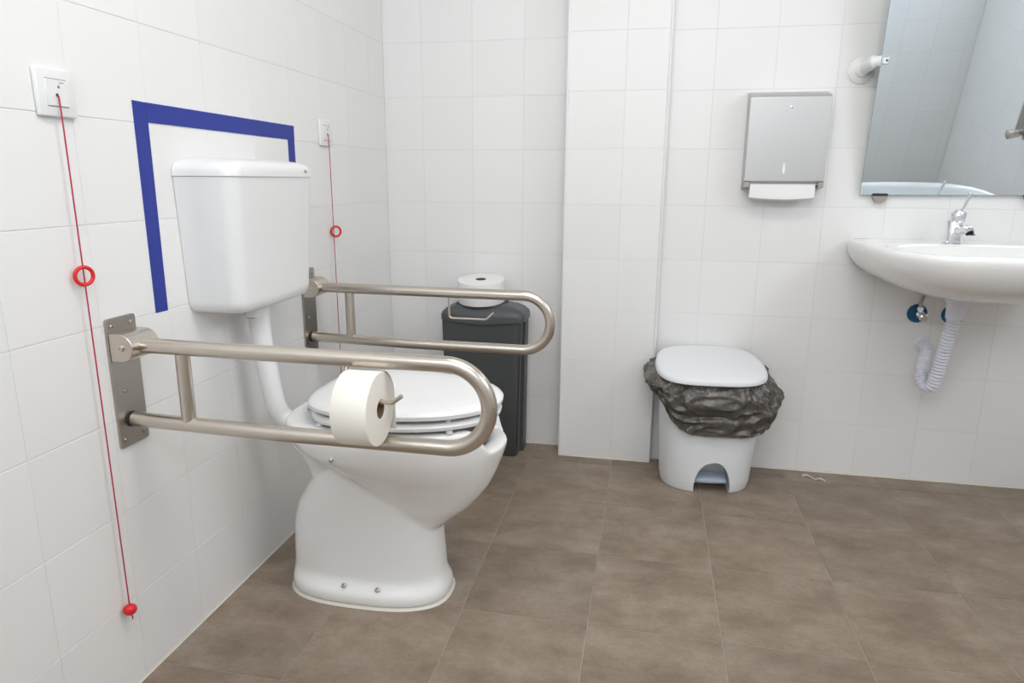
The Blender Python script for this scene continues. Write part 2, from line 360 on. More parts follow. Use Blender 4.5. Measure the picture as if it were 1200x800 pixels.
# ------------------------------------------------------------------ alarm pull cords
def alarm(y0, z0, label, ring_dy, ring_z, ball_z, cord_x, y_cord, ring_yaw):
    t = thing('alarm_pull_cord', label, 'pull cord', (0, y0, z0), 'red alarm pull cords')
    pl = obj('switch_plate', box(B(), (0.0002, y0-0.041, z0-0.041), (0.0095, y0+0.041, z0+0.041), 0.003, 3), M['plastic'], t)
    obj('insert', box(B(), (0.0085, y0-0.0235, z0-0.0225), (0.0112, y0+0.0235, z0+0.0225), 0.0008, 1), M['plastic'], pl)
    bm = B()
    for dz in (-0.0235, 0.0235): obj('seam_line', box(B(), (0.0094, y0-0.023, z0+dz-0.0005), (0.0098, y0+0.023, z0+dz+0.0005)), M['darkprint'], pl, smooth=False)
    obj('printed_line', box(B(), (0.0111, y0+0.006, z0+0.0175), (0.0114, y0+0.016, z0+0.0188)), M['darkprint'], pl, smooth=False)
    bm = B()
    # bell mark
    loft(bm, [[(x, y0+0.004+a, z0+0.0085+b) for a, b in ((-0.003, 0), (0.003, 0), (0.0014, 0.004), (0, 0.0052), (-0.0014, 0.004))] for x in (0.0111, 0.0115)])
    obj('printed_mark', bm, M['darkprint'], pl, smooth=False)
    bm = B(); lathe(bm, (0.0112, y_cord, z0-0.004), (1, 0, 0), [(0, 0.0065), (0.0008, 0.0065), (0.0008, 0.0035), (0.0003, 0.0033)], 20)
    ro = obj('cord_outlet', bm, M['plastic'], pl)
    bm = B(); lathe(bm, (0.0114, y_cord, z0-0.004), (1, 0, 0), [(0, 0.003), (0.0007, 0.003)], 16); obj('outlet_hole', bm, M['black'], pl)
    pts = [(0.0116, y_cord, z0-0.004), (0.0135, y_cord, z0-0.0055), (0.0145, y_cord, z0-0.010), (0.0152, y_cord, z0-0.05)]
    bm = B(); tube(bm, spline(pts, 6)+[Vector((cord_x, y_cord, ball_z+0.01))], 0.00135, 8); obj('cord', bm, M['cord'], t)
    # ring: torus, cord passes down through it
    bm = B(); c = Vector((cord_x, y_cord+ring_dy, ring_z)); a = Vector((math.sin(ring_yaw), math.cos(ring_yaw), 0)); rings = []
    for i in range(32):
        th = 2*math.pi*i/32; d = a*math.cos(th)+Vector((0, 0, 1))*math.sin(th); nn = a.cross(Vector((0, 0, 1)))
        rings.append([c+d*(0.0165+0.0037*math.cos(2*math.pi*k/12))+nn*0.0037*math.sin(2*math.pi*k/12) for k in range(12)])
    vr = loft(bm, rings+[rings[0]], False, False); bmesh.ops.remove_doubles(bm, verts=bm.verts[:], dist=1e-5)
    obj('pull_ring', bm, M['red'], t)
    bm = B(); prof = [(-0.0125*math.cos(math.pi*i/12)*1.0, max(0.0008, 0.0135*math.sin(math.pi*i/12))) for i in range(13)]
    lathe(bm, (cord_x, y_cord, ball_z), (0, 0.25, 1), prof, 24); obj('pull_ball', bm, M['red'], t)
    bm = B(); tube(bm, [(cord_x, y_cord, ball_z-0.011), (cord_x+0.003, y_cord+0.001, ball_z-0.017), (cord_x+0.004, y_cord-0.001, ball_z-0.022)], 0.0014, 8); obj('knot_end', bm, M['cord'], t)
    return t
alarm(1.1075, 1.235, 'red alarm cord with ring and ball on white switch left of the blue tape', 0.0, 0.908, 0.196, 0.0155, 1.106, 0.35)
alarm(2.165, 1.233, 'red alarm cord hanging from white switch plate between the cistern and the room corner', 0.016, 0.915, 0.205, 0.0155, 2.168, 0.75)

# ------------------------------------------------------------------ blue tape frame on the wall
t = thing('tape_frame', 'blue adhesive tape outlining the wall around the toilet cistern', 'tape', (0, 1.63, 0.8))
def strip(pts, th):
    bm = B(); loft(bm, [[(x, y, z) for y, z in pts] for x in (0.0001, th)]); obj('tape_strip', bm, M['tape'], t, smooth=False)
strip([(1.303, 0.799), (1.343, 0.798), (1.346, 1.2435), (1.3035, 1.2445)], 0.0006)
strip([(1.3445, 1.203), (1.968, 1.200), (1.969, 1.241), (1.3435, 1.2437)], 0.0010)
strip([(1.928, 0.86), (1.9665, 0.86), (1.968, 1.2405), (1.929, 1.2405)], 0.0006)

# ------------------------------------------------------------------ cistern
YT = 1.597
ci = thing('toilet_cistern', 'white plastic toilet cistern mounted on the left wall inside the blue tape', 'cistern', (0, YT, 0.78))
def cring(z, y0, y1, xf, rc, N=7, x0=0.0015, bow=0.004):
    pts = [Vector((x0, y0, z))]
    pts += arc((xf-rc, y0+rc, z), rc, -math.pi/2, 0, N, (1, 0, 0), (0, 1, 0))
    for k in range(1, 8):
        f = k/8; pts.append(Vector((xf+bow*4*f*(1-f), y0+rc+(y1-y0-2*rc)*f, z)))
    pts += arc((xf-rc, y1-rc, z), rc, 0, math.pi/2, N, (1, 0, 0), (0, 1, 0))
    pts.append(Vector((x0, y1, z))); return pts
bm = B(); lv = []
Z0, Z1 = 0.776, 1.092
for i in range(22):
    f = i/100 if i < 11 else .1+.9*(i-10)/11; z = Z0+(Z1-Z0)*f
    tp = (1-f); e = 0.0
    if z < Z0+0.030: q = 1-(z-Z0)/0.030; e = 0.023*(1-math.sqrt(max(0, 1-q*q)))
    lv.append(cring(z, 1.404+0.014*tp+e, 1.785-0.02*tp-e*0.8, 0.152-0.014*tp-e*0.7, 0.036))
loft(bm, lv); obj('tank', bm, M['plastic'], ci)
bm = B(); lv = []
for z, g in ((1.0924, -0.002), (1.0934, 0.0012), (1.104, 0.001), (1.112, -0.0015), (1.1185, -0.006), (1.1235, -0.013), (1.1275, -0.023), (1.1305, -0.036), (1.133, -0.052), (1.134, -0.064)):
    lv.append(cring(z, 1.403-g, 1.787+g, 0.154+g*.7, 0.036+max(0, -g)*0.2, x0=0.0015))
loft(bm, lv); ld = obj('lid', bm, M['plastic'], ci)
bm = B()
for a, b in ((0, 0), (0.006, 0), (0.0015, 0.0035)): box(bm, (0.1535, 1.722+a, 1.1045+b), (0.1600, 1.7245+a, 1.1068+b))
obj('printed_mark', bm, M['darkprint'], ld, smooth=False)
# flush pipe
bm = B(); px = 0.070
pts = [(px, YT-0.012, 0.775), (px+0.013, YT-0.012, 0.64), (px+0.026, YT-0.008, 0.53), (px+0.033, YT-0.004, 0.492), (px+0.048, YT, 0.464), (px+0.073, YT, 0.452), (px+0.115, YT, 0.450)]
pp = spline(pts, 6)
tube(bm, pp, 0.0265, 28); fp = obj('flush_pipe', bm, M['plastic'], ci)
bm = B(); lathe(bm, (px, YT-0.012, 0.742), (0, 0, 1), [(0, 0.029), (0.001, 0.0325), (0.032, 0.0325), (0.036, 0.030)], 32); obj('pipe_nut', bm, M['plastic'], fp)
bm = B(); lathe(bm, (px, YT-0.012, 0.7405), (0, 0, 1), [(0, 0.0275), (0.0016, 0.0275)], 32); obj('gasket', bm, M['black'], fp)

# ------------------------------------------------------------------ toilet
to = thing('toilet', 'white floor-standing toilet with closed lid between the two grab bars', 'toilet', (0.35, YT, 0))
def sst(a, b, x): x = max(0, min(1, (x-a)/(b-a))); return x*x*(3-2*x)
def dipf(amount):
    def f(t):
        t = abs((t+math.pi) % (2*math.pi)-math.pi); return -amount*(1-sst(0.38, 0.62, t))
    return f
bm = B()
# foot
lv = []
for z, xb, xf, hw in ((0.004, .136, .574, .1195), (0.008, .134, .577, .1215), (0.028, .134, .577, .1215), (0.034, .134, .575, .119), (0.047, .136, .570, .108), (0.060, .137, .566, .0985), (0.072, .138, .563, .0965),
                      (0.12, .140, .560, .097), (0.17, .143, .556, .099), (0.21, .150, .554, .101), (0.25, .164, .553, .104), (0.29, .188, .55, .107), (0.33, .215, .545, .109), (0.365, .250, .54, .110), (0.395, .295, .53, .107), (0.42, .35, .50, .097)):
    lv.append(egg(z, xb, xf, hw, YT, xm=.34, nf=2.7, nb=2.7))
loft(bm, lv)
# bowl with rim and hollow
lv = []
for z, xb, xf, hw, d in ((.17, .38, .535, .050, 0), (.205, .37, .562, .066, 0), (.235, .36, .600, .074, 0), (.265, .36, .636, .090, 0), (.30, .35, .666, .104, 0), (.325, .34, .684, .118, 0), (.35, .32, .697, .133, 0), (.375, .29, .708, .150, .0), (.40, .25, .717, .164, .0),
                         (.42, .215, .7225, .173, .004), (.44, .190, .7265, .178, .010), (.460, .172, .7295, .182, .018), (.485, .168, .7305, .1835, .042), (.500, .168, .7285, .1835, .055), (.5065, .173, .723, .180, .060), (.508, .184, .712, .172, .061),
                         (.507, .26, .690, .150, .060), (.495, .275, .684, .143, .050), (.45, .285, .672, .137, .018), (.38, .32, .62, .105, 0), (.32, .36, .54, .07, 0), (.28, .38, .47, .045, 0)):
    lv.append(egg(z, xb, xf, hw, YT, xm=.43+.07*(1-sst(.28, .42, z)), nf=2.15, nb=3.2 if z > .4 else 2.6, dz=dipf(d) if d else None))
loft(bm, lv)
# rear neck under the deck
lv = []
for z, xb, xf, hw in ((.10, .24, .40, .05), (.20, .235, .40, .062), (.30, .222, .40, .078), (.36, .208, .40, .092), (.40, .190, .40, .108), (.425, .172, .40, .118), (.45, .156, .40, .118), (.480, .152, .40, .108), (.498, .160, .40, .094), (.503, .18, .40, .08)):
    lv.append(egg(z, xb, xf, hw, YT, xm=.28, nf=4, nb=3.4))
loft(bm, lv)
bmesh.ops.triangulate(bm, faces=[f for f in bm.faces if len(f.verts) > 4])
pan = obj('bowl', bm, M['ceramic'], to)
md = pan.modifiers.new('remesh', 'REMESH'); md.mode = 'VOXEL'; md.voxel_size = 0.0042; md.use_smooth_shade = True
md = pan.modifiers.new('smooth', 'SMOOTH'); md.factor = 0.5; md.iterations = 28
# sealant around the foot
bm = B(); a = egg(0.0004, .130, .582, .1265, YT, xm=.34, nf=2.7, nb=2.7); b = egg(0.0050, .132, .5785, .1230, YT, xm=.34, nf=2.7, nb=2.7); c = egg(0.0050, .140, .57, .116, YT, xm=.34, nf=2.7, nb=2.7)
loft(bm, [a, b, c]); obj('sealant', bm, M['caulk_white'], to, label='cream sealant line')
# dished screw pads and floor screws on the near side
bm = B(); screw(bm, (0.318, 1.4880, 0.0515), (0, -1, 0.9), 0.0066); obj('floor_screw', bm, M['steelplate'], to)
bm = B(); screw(bm, (0.412, 1.4875, 0.0515), (0, -1, 0.9), 0.0066); obj('floor_screw', bm, M['steelplate'], to)
bm = B(); screw(bm, (0.335, 1.4235, 0.433), (-0.1, -1, 0), 0.0075); tube(bm, [(0.335, 1.423, 0.433), (0.336, 1.415, 0.433)], 0.0028, 10); obj('side_bolt', bm, M['chrome'], to)
# seat ring
bm = B()
def seat_ring(z, g, gi, inner=False):
    if inner: return egg(z, .30-gi, .655+gi, .118+gi, YT, xm=.45, nf=2.1, nb=2.4)
    return egg(z, .243-g, .712+g, .184+g, YT, xm=.44, nf=2.1, nb=2.9)
rings = [seat_ring(.517, -.008, 0), seat_ring(.5185, 0, 0), seat_ring(.527, .002, 0), seat_ring(.5325, -.003, 0), seat_ring(.5345, -.012, 0), seat_ring(.5345, 0, .006, True), seat_ring(.531, 0, 0, True), seat_ring(.520, 0, 0, True), seat_ring(.517, 0, .004, True)]
loft(bm, rings+[rings[0]], False, False); bmesh.ops.remove_doubles(bm, verts=bm.verts[:], dist=1e-5)
se = obj('seat', bm, M['seat'], to)
for dx, dy in ((.30, .15), (.30, -.15), (.62, .135), (.62, -.135)):
    bm = B(); lathe(bm, (dx, YT+dy, .5085), (0, 0, 1), [(0, .008), (.0085, .008)], 16); obj('bumper', bm, M['plastic'], se)
for dx, dy in ((.33, .14), (.33, -.14), (.615, .125), (.615, -.125)):
    bm = B(); lathe(bm, (dx, YT+dy, .534), (0, 0, 1), [(0, .007), (.0085, .006)], 16); obj('bumper', bm, M['plastic'], se)
bm = B(); lv = []
for z, g in ((.5425, -.012), (.5432, -.003), (.547, .003), (.556, .004), (.562, -.001), (.5655, -.010), (.5675, -.025), (.5685, -.06), (.5685, -.12)):
    if g < -.1: lv.append(egg(z, .36, .58, .07, YT, xm=.45, nf=2.1, nb=2.9))
    else: lv.append(egg(z, .240-g, .714+g, .185+g, YT, xm=.44, nf=2.1, nb=2.9))
loft(bm, lv); obj('lid', bm, M['seat'], to)
for s in (-1, 1):
    bm = B(); tube(bm, [(0.234, YT+s*0.075-0.022, 0.528), (0.234, YT+s*0.075+0.022, 0.528)], 0.007, 18)
    box(bm, (0.234, YT+s*0.075-0.015, 0.525), (0.262, YT+s*0.075+0.015, 0.536), 0.002, 1); lathe(bm, (0.234, YT+s*0.075, 0.506), (0, 0, 1), [(0, 0.013), (0.008, 0.012), (0.024, 0.008)], 20)
    obj('hinge', bm, M['plastic'], to)

# ------------------------------------------------------------------ fold-up grab bars
def grab_bar(yc, label, ys, yr):
    """ys: centre of the wall plate, yr: plane of the rails"""
    t = thing('grab_bar', label, 'grab bar', (0, ys, 0.54), 'folding grab bars beside the toilet')
    bm = B(); pts = []
    for cy_, cz_, a0 in ((ys+.034, .807, 0), (ys-.034, .807, math.pi/2), (ys-.034, .545, math.pi), (ys+.034, .545, 1.5*math.pi)):
        pts += arc((0, cy_, cz_), 0.006, a0, a0+math.pi/2, 4, (0, 1, 0), (0, 0, 1))
    loft(bm, [[p+Vector((x, 0, 0)) for p in pts] for x in (0.0004, 0.0062)])
    pl = obj('wall_plate', bm, M['steelplate'], t, smooth=False)
    for dy, z in ((-.028, .797), (.026, .797), (-.012, .658), (-.028, .556), (.026, .556)):
        bm = B(); screw(bm, (0.0062, ys+dy, z), (1, 0, 0), 0.0046); obj('screw', bm, M['steelplate'], pl)
    # rounded hinge housing
    bm = B(); prof = [(0.0062, .727)]+[(p.x, p.z) for p in arc((.030, 0, .7555), .0285, -math.pi/2, math.pi/2, 14, (1, 0, 0), (0, 0, 1))]+[(0.0062, .784)]
    y0, y1 = ys-.0385, ys+.0385
    loft(bm, [[(x, y, z) for x, z in prof] for y in (y0, y1)])
    hg = obj('hinge_housing', bm, M['steel'], t)
    mb = hg.modifiers.new('bevel', 'BEVEL'); mb.width = 0.0012; mb.segments = 2; mb.limit_method = 'ANGLE'
    for s in (-1, 1):
        bm = B(); yy = y0 if s < 0 else y1
        lathe(bm, (.031, yy, .7555), (0, s, 0), [(-.001, .0072), (.0022, .0072), (.0032, .0058), (.0032, .0026), (.0014, .0022)], 20)
        obj('hinge_bolt', bm, M['steel'], hg)
    # bent tube: top rail, loop, bottom rail
    r = 0.0157; zt, zb, xe = .7535, .5865, .697; rc = (zt-zb)/2
    pts = [Vector((.050, yr, .7555)), Vector((.35, yr, zt+.0005))]+[Vector((.55, yr, zt)), Vector((xe-.01, yr, zt))]
    pts += arc((xe, yr, (zt+zb)/2), rc, math.pi/2, -math.pi/2, 30, (1, 0, 0), (0, 0, 1))+[Vector((xe-.01, yr, zb)), Vector((.35, yr, zb+.001)), Vector((.0125, yr, .594))]
    bm = B(); tube(bm, pts, r, 32); obj('bent_rail', bm, M['steel'], t)
    bm = B(); tube(bm, [(.1425, yr, zb+.016-.006), (.1425, yr, zt-.010)], .0142, 28); obj('cross_post', bm, M['steel'], t)
    bm = B(); lathe(bm, (.0062, yr, .594), (1, 0, 0), [(0, .0165), (.006, .0165), (.0062, .014)], 28); obj('rubber_stop', bm, M['black'], t)
    return t
b1 = grab_bar(1.19, 'brushed steel folding grab bar in front of the toilet, carrying a toilet roll', 1.193, 1.190)
b2 = grab_bar(1.99, 'brushed steel folding grab bar behind the toilet with an empty roll hook', 1.990, 1.990)
def hook(t, yd, yr, x0, x1, x2, z, z2, r=0.0033):
    bm = B()
    pts = [(x0, yd, .742), (x0, yd+(yr-yd)*0.25, .725), (x0, yr, .705), (x0, yr, z+.012)]+[tuple(p) for p in arc((x0+.010, yr, z+.010), .010, math.pi, 1.5*math.pi, 5, (1, 0, 0), (0, 0, 1))]
    pts += [(x1-.006, yr, z), (x1, yr, z+.002), (x2, yr, z2)]
    tube(bm, pts, r, 14); obj('roll_hook', bm, M['steel'], t)
hook(b1, 1.19, 1.150, .500, .607, .624, .684, .699, .0042)
hook(b2, 1.99, 1.990, .467, .586, .606, .675, .697)

# ------------------------------------------------------------------ toilet rolls
def roll_mesh(t, c, ax, L, R, rc, paper):
    c = Vector(c); ax = Vector(ax)
    bm = B(); n = 56; prof = [(0, rc), (0, R-.004), (.0006, R-.001), (.0025, R), (L-.0025, R), (L-.0006, R-.001), (L, R-.004), (L, rc)]
    a, b = frame(ax)
    rings = [[c+ax*h+(a*math.cos(2*math.pi*k/n)+b*math.sin(2*math.pi*k/n))*r for k in range(n)] for h, r in prof]
    loft(bm, rings+[rings[0]], False, False); bmesh.ops.remove_doubles(bm, verts=bm.verts[:], dist=1e-6)
    obj('paper', bm, paper, t)
    bm = B(); prof = [(.0005, rc), (L-.0005, rc), (L-.0005, rc-.0014), (.0005, rc-.0014)]
    rings = [[c+ax*h+(a*math.cos(2*math.pi*k/n)+b*math.sin(2*math.pi*k/n))*r for k in range(n)] for h, r in prof]
    loft(bm, rings+[rings[0]], False, False); bmesh.ops.remove_doubles(bm, verts=bm.verts[:], dist=1e-6)
    obj('cardboard_core', bm, M['card'], t)
tr = thing('toilet_roll', 'cream toilet paper roll hanging on the hook of the front grab bar', 'toilet roll', (.545, 1.15, .60))
ZR = .6702
roll_mesh(tr, (.511, 1.151, ZR), (1, 0, 0), .070, .0705, .0185, M['paper'])
bm = B(); pts = [(1.151+.0715*math.cos(a), ZR+.0715*math.sin(a)) for a in [math.radians(d) for d in range(70, -1, -7)]]+[(1.2232, ZR-.02), (1.2236, ZR-.05), (1.2238, ZR-.066)]
loft(bm, [[(x, y, z) for y, z in pts]+[(x, y+.0006, z) for y, z in pts[::-1]] for x in (.512, .5815)]); obj('loose_sheet', bm, M['paper'], tr)

# ------------------------------------------------------------------ charcoal bin in the alcove
gb = thing('waste_bin', 'tall slim charcoal plastic waste bin with a flap lid in the alcove', 'bin', (.425, 2.61, 0))
bm = B(); lv = []
for z, x0, x1, y0, y1 in ((0.0005, .290, .571, 2.545, 2.672), (.008, .285, .575, 2.540, 2.676), (.3, .279, .580, 2.531, 2.682), (.545, .274, .585, 2.524, 2.687), (.56, .274, .585, 2.524, 2.687)):
    lv.append(rrect((x0+x1)/2, (y0+y1)/2, z, (x1-x0)/2, (y1-y0)/2, 14, 80))
loft(bm, lv); gbody = obj('body', bm, M['grey'], gb)
bm = B(); lv = []
for z, s in ((.03, 0), (.545, .008)): lv.append([(.577+s, y, z) for y in (2.552-s, 2.562-s)]+[(.583+s, y, z) for y in (2.560-s, 2.553-s)])
loft(bm, lv); obj('corner_rib', bm, M['greylid'], gbody, smooth=False)
bm = B(); lv = []
for z, s in ((.0005, 0), (.545, .006)): lv.append([(.573, 2.61, z), (.588+s, 2.612, z), (.590+s, 2.668, z), (.573, 2.672, z)])
loft(bm, lv); obj('side_panel', bm, M['grey'], gbody, smooth=False)
bm = B(); cx_, cy_ = .436, 2.606; lv = []
N = 96
def lidring(a, b, z, n, crown, drop):
    r = rrect(cx_, cy_, z, a, b, n, N)
    for p in r:
        u = (p.x-cx_)/.17; v = (p.y-cy_)/.09
        p.z += crown*(1-u*u)*0.5 - (drop*(1-abs(u))**1.0 if v < 0 else 0)*(1 if abs(v) > .5 else abs(v)*2)
    return r
for a, b, z, cr, dr in ((.163, .086, .556, 0, .012), (.168, .090, .557, 0, .014), (.168, .090, .575, 0, .002), (.1645, .0865, .585, .004, 0), (.150, .076, .598, .010, 0), (.125, .062, .608, .012, 0), (.09, .045, .614, .010, 0), (.04, .02, .617, .008, 0)):
    lv.append(lidring(a, b, z, 7, cr, dr))
loft(bm, lv); gl = obj('lid', bm, M['greylid'], gb)
bm = B(); fpz = [(.328, 2.553, .6120), (.502, 2.546, .6120), (.525, 2.650, .6225), (.322, 2.650, .6225)]
loft(bm, [[Vector(p) for p in fpz], [Vector(p)+Vector((0, 0, .006)) for p in fpz]])
fo = obj('flap', bm, M['grey'], gl, smooth=False); mb = fo.modifiers.new('bevel', 'BEVEL'); mb.width = 0.002; mb.segments = 2
r2 = thing('toilet_roll', 'white toilet paper roll lying flat on the lid of the charcoal bin', 'toilet roll', (.418, 2.607, .62))
roll_mesh(r2, (.418, 2.605, .6225), (0.0, -.115, .9934), .088, .092, .021, M['paperwhite'])

# ------------------------------------------------------------------ white pedal bin
RB = math.radians(4.5)
pb = thing('pedal_bin', 'white plastic pedal bin with lid standing by the column', 'bin', (1.30, 2.50, 0))
cx0, cy0 = 1.297, 2.492
def binpt(t, a, b, n): return Vector((a*sp(math.cos(t), 2/n), b*sp(math.sin(t), 2/n), 0))
def brot(p): return Vector((cx0+p.x*math.cos(RB)-p.y*math.sin(RB), cy0+p.x*math.sin(RB)+p.y*math.cos(RB), p.z))
AX, AW, AH = 0.012, 0.067, 0.120        # arch centre, half width, height
ths = sorted(set([2*math.pi*i/120 for i in range(120)]+[1.5*math.pi+0.5*(k/60-1)*1.2 for k in range(121)]))
cols = []; K = 8; T = 18; ZT = .405
for th in ths:
    def dims(z): f = z/ZT; return .160+.016*f, .132+.014*f
    def pn(z): return 2.45+1.15*min(1, z/.2)
    a, b = dims(0.05); p = binpt(th, a, b, 2.6); front = math.sin(th) < 0
    u = (p.x-AX)/AW; h = 0
    if front and abs(u) < 1: h = AH*(1-abs(u)**1.8)**0.62
    col = []
    for k in range(K+1):
        z = 0.001+(max(h-0.004, 0))*k/K
        a, b = dims(z); q = binpt(th, a-(0.006 if z < 0.006 and h == 0 else 0), b-(0.006 if z < 0.006 and h == 0 else 0), pn(z)); q.z = z
        if h > 0: q.y += 0.085
        col.append(q)
    for k in range(T+1):
        z = max(h, 0.002)+(ZT-max(h, 0.002))*k/T; a, b = dims(z)
        e = 0.004 if z < 0.008 else 0
        q = binpt(th, a-e, b-e, pn(z)); q.z = z; col.append(q)
    cols.append([brot(q) for q in col])
bm = B(); loft(bm, [list(r) for r in zip(*cols)])
obj('body', bm, M['binwhite'], pb)
# pedal
bm = B(); rings = []
for z, g in ((.034, .0), (.036, .002), (.044, .002), (.047, -.001)):
    r = []
    for i in range(25):
        f = i/24; x = AX+(f-.5)*2*(.052+g); y = -.112-.012*(1-(2*f-1)**2)-g*0.4; r.append(brot(Vector((x, y, z+.004*(1-(2*f-1)**2)))))
    for i in range(25):
        f = 1-i/24; x = AX+(f-.5)*2*(.052+g); r.append(brot(Vector((x, -.060, z+.010))))
    rings.append(r)
loft(bm, rings); obj('pedal', bm, M['pedal'], pb)
# lid, tilted slightly to the front
bm = B(); lv = []
TL = math.radians(8.5); lc = Vector((1.291, 2.474, .449))
for z, g, n in ((-.012, -.010, 3.4), (-.012, -.001, 3.4), (-.009, .002, 3.4), (.002, .0005, 3.4), (.007, -.004, 3.4), (.0105, -.013, 3.4), (.0118, -.03, 3.2), (.0125, -.08, 3.0)):
    r = []
    for i in range(96):
        th = 2*math.pi*i/96; q = binpt(th, .189+g, .165+g, n); 
        q.x *= 1-0.09*(q.y/.165) if q.y > 0 else 1
        y = q.y*math.cos(TL)-z*math.sin(TL); zz = q.y*math.sin(TL)+z*math.cos(TL)
        x = q.x; q2 = Vector((x*math.cos(RB)-y*math.sin(RB), x*math.sin(RB)+y*math.cos(RB), zz)); r.append(lc+q2)
    lv.append(r)
loft(bm, lv); obj('lid', bm, M['binwhite'], pb)

# liner folded out over the rim
bm = B(); NT, NV = 300, 64; rings = []
def zbot(th):
    x, y = math.cos(th), math.sin(th)
    if y < -0.2: base = .221+(.030*max(0, x-.55)/.45 if x > 0.55 else 0)+(.16*max(0, (-x-.38))/.6 if x < -.38 else 0)
    else: base = .33 if x < 0 else .285
    return base
def zbs(th): return sum(zbot(th+d*.07) for d in range(-4, 5))/9
for j in range(NV+1):
    v = j/NV; r = []
    for i in range(NT):
        th = 2*math.pi*i/NT; zb = zbs(th)+.006*noise.noise(Vector((math.cos(th)*3, math.sin(th)*3, 7)))
        zt = .418+.030*(0.5+0.5*math.sin(th)) 
        z = zt+(zb-zt)*v
        a, b = .160+.016*z/ZT, .132+.014*z/ZT
        pth = Vector((math.cos(th), math.sin(th), 0))
        side = abs(math.cos(th))
        off = .004+(.030+.022*side)*math.sin(min(1, v/.42)*math.pi/2)**.8
        off -= (.008+(.018*side if math.cos(th) < 0 else .006*side))*sst(.45, .95, v)
        if v > .93: off -= .02*sst(.93, 1.0, v)
        s = 1-.6*sst(.9, 1, v)
        q3 = Vector((pth.x*2.2, pth.y*2.2, v*2.6))
        n1 = noise.noise(q3*1.6+Vector((3, 1, 2))); n2 = noise.noise(Vector((pth.x*7, pth.y*7, v*3.0+5)))
        rid = 1-abs(noise.noise(Vector((pth.x*4.2+v*2, pth.y*4.2-v, v*4.5+9))))*2.2
        rid2 = 1-abs(noise.noise(Vector((pth.x*8-v*2, pth.y*8+v*3, v*5.0+2))))*2.5
        gath = math.sin(th*37+3*n2*4)*.0032*(1-v)**2
        off += (.013*n1+.004*n2+.012*max(-.5, rid-.5)+.0035*max(-.5, rid2-.55))*min(1, v*5+.15)*s+gath
        off -= .010*math.exp(-((v-.62-.05*n1)/.045)**2)*(0.4+.6*max(0, math.cos(th-1.2)))
        n = 3.6; c, sn = math.cos(th), math.sin(th)
        q = Vector(((a+off)*sp(c, 2/n), (b+off)*sp(sn, 2/n), z+.006*n1*s))
        if q.y > .138: q.y = .138+(q.y-.138)*.1
        r.append(brot(q))
    rings.append(r)
loft(bm, rings, False, False)
bl = obj('bin_liner', bm, M['bag']); bl['label'] = 'dark grey translucent bin bag folded over the rim of the white pedal bin'; bl['category'] = 'bin bag'
so = bl.modifiers.new('solid', 'SOLIDIFY'); so.thickness = 0.0006; so.offset = 1

# ------------------------------------------------------------------ paper towel dispenser
dp = thing('paper_towel_dispenser', 'brushed steel paper towel dispenser on the back wall left of the mirror', 'dispenser', (1.505, YB, 1.08))
DX0, DX1, DZ0, DZ1, DD = 1.370, 1.630, 1.073, 1.371, .080
bm = B(); y1 = YB-.0006; yf = YB-DD
prof = [(y1, DZ1), (yf+.004, DZ1), (yf+.0008, DZ1-.0012), (yf, DZ1-.006), (yf, DZ0+.012), (yf+.004, DZ0+.006), (y1, DZ0-.004)]
prof = [(y1, DZ1+.018), (yf+.012, DZ1+.002), (yf+.003, DZ1-.002), (yf, DZ1-.007), (yf, DZ0+.016), (yf+.012, DZ0+.010), (yf+.012, DZ0+.004), (y1, DZ0+.004)]
loft(bm, [[(x, y, z) for y, z in prof] for x in (DX0, DX1)]); 
ca = obj('casing', bm, M['towelsteel'], dp, smooth=False); mb = ca.modifiers.new('bevel', 'BEVEL'); mb.width = 0.0015; mb.segments = 2
for x0, x1 in ((DX0, DX0+.018), (DX1-.018, DX1)):
    bm = B(); loft(bm, [[(x, yf+.001, DZ0+.014), (x, yf+.001, DZ0-.004), (x, y1, DZ0-.012), (x, y1, DZ0+.004)] for x in (x0, x1)]); obj('bottom_bracket', bm, M['steelplate'], ca, smooth=False)
bm = B(); pts = []
for i in range(24):
    a = 2*math.pi*i/24; pts.append((1.4965+.0042*math.sin(a)*(1 if abs(math.sin(a)) > 0 else 0), yf, 1.127+.024*math.cos(a)*(.55 if math.cos(a) < 0 else 1)))
loft(bm, [[Vector(p)+Vector((0, d, 0)) for p in pts] for d in (-.0008, .0002)]); obj('level_slot', bm, M['paperwhite'], ca, smooth=False, label='slim upright drop-shaped sight slot')
bm = B(); lathe(bm, (1.505, yf, 1.333), (0, -1, 0), [(0, .0052), (.0014, .0050), (.0018, .0035)], 20); lk = obj('lock', bm, M['chrome'], ca)
bm = B(); box(bm, (1.5042, yf-.0022, 1.330), (1.5058, yf-.0016, 1.336)); obj('keyhole', bm, M['black'], ca, smooth=False)
pt = thing('paper_towels', 'white folded paper towels sticking out below the steel dispenser', 'paper towel', (1.505, YB-.06, 1.03))
for k in range(3):
    bm = B(); prof = []
    y0 = YB-.070+.016*k; zb = 1.030+.004*k; xa, xb_ = 1.392+.002*k, 1.606-.003*k
    rows = []
    for i in range(21):
        f = i/20; x = xa+(xb_-xa)*f; sag = .006*math.sin(math.pi*f)
        rows.append([(x, y0, 1.078), (x, y0-.003, 1.060), (x, y0-.001-sag*.5, zb+.004-sag), (x, y0+.006, zb-.001-sag), (x, y0+.011, zb+.006-sag), (x, y0+.013, 1.078)])
    loft(bm, rows); obj('folded_towel', bm, M['paperwhite'], pt)

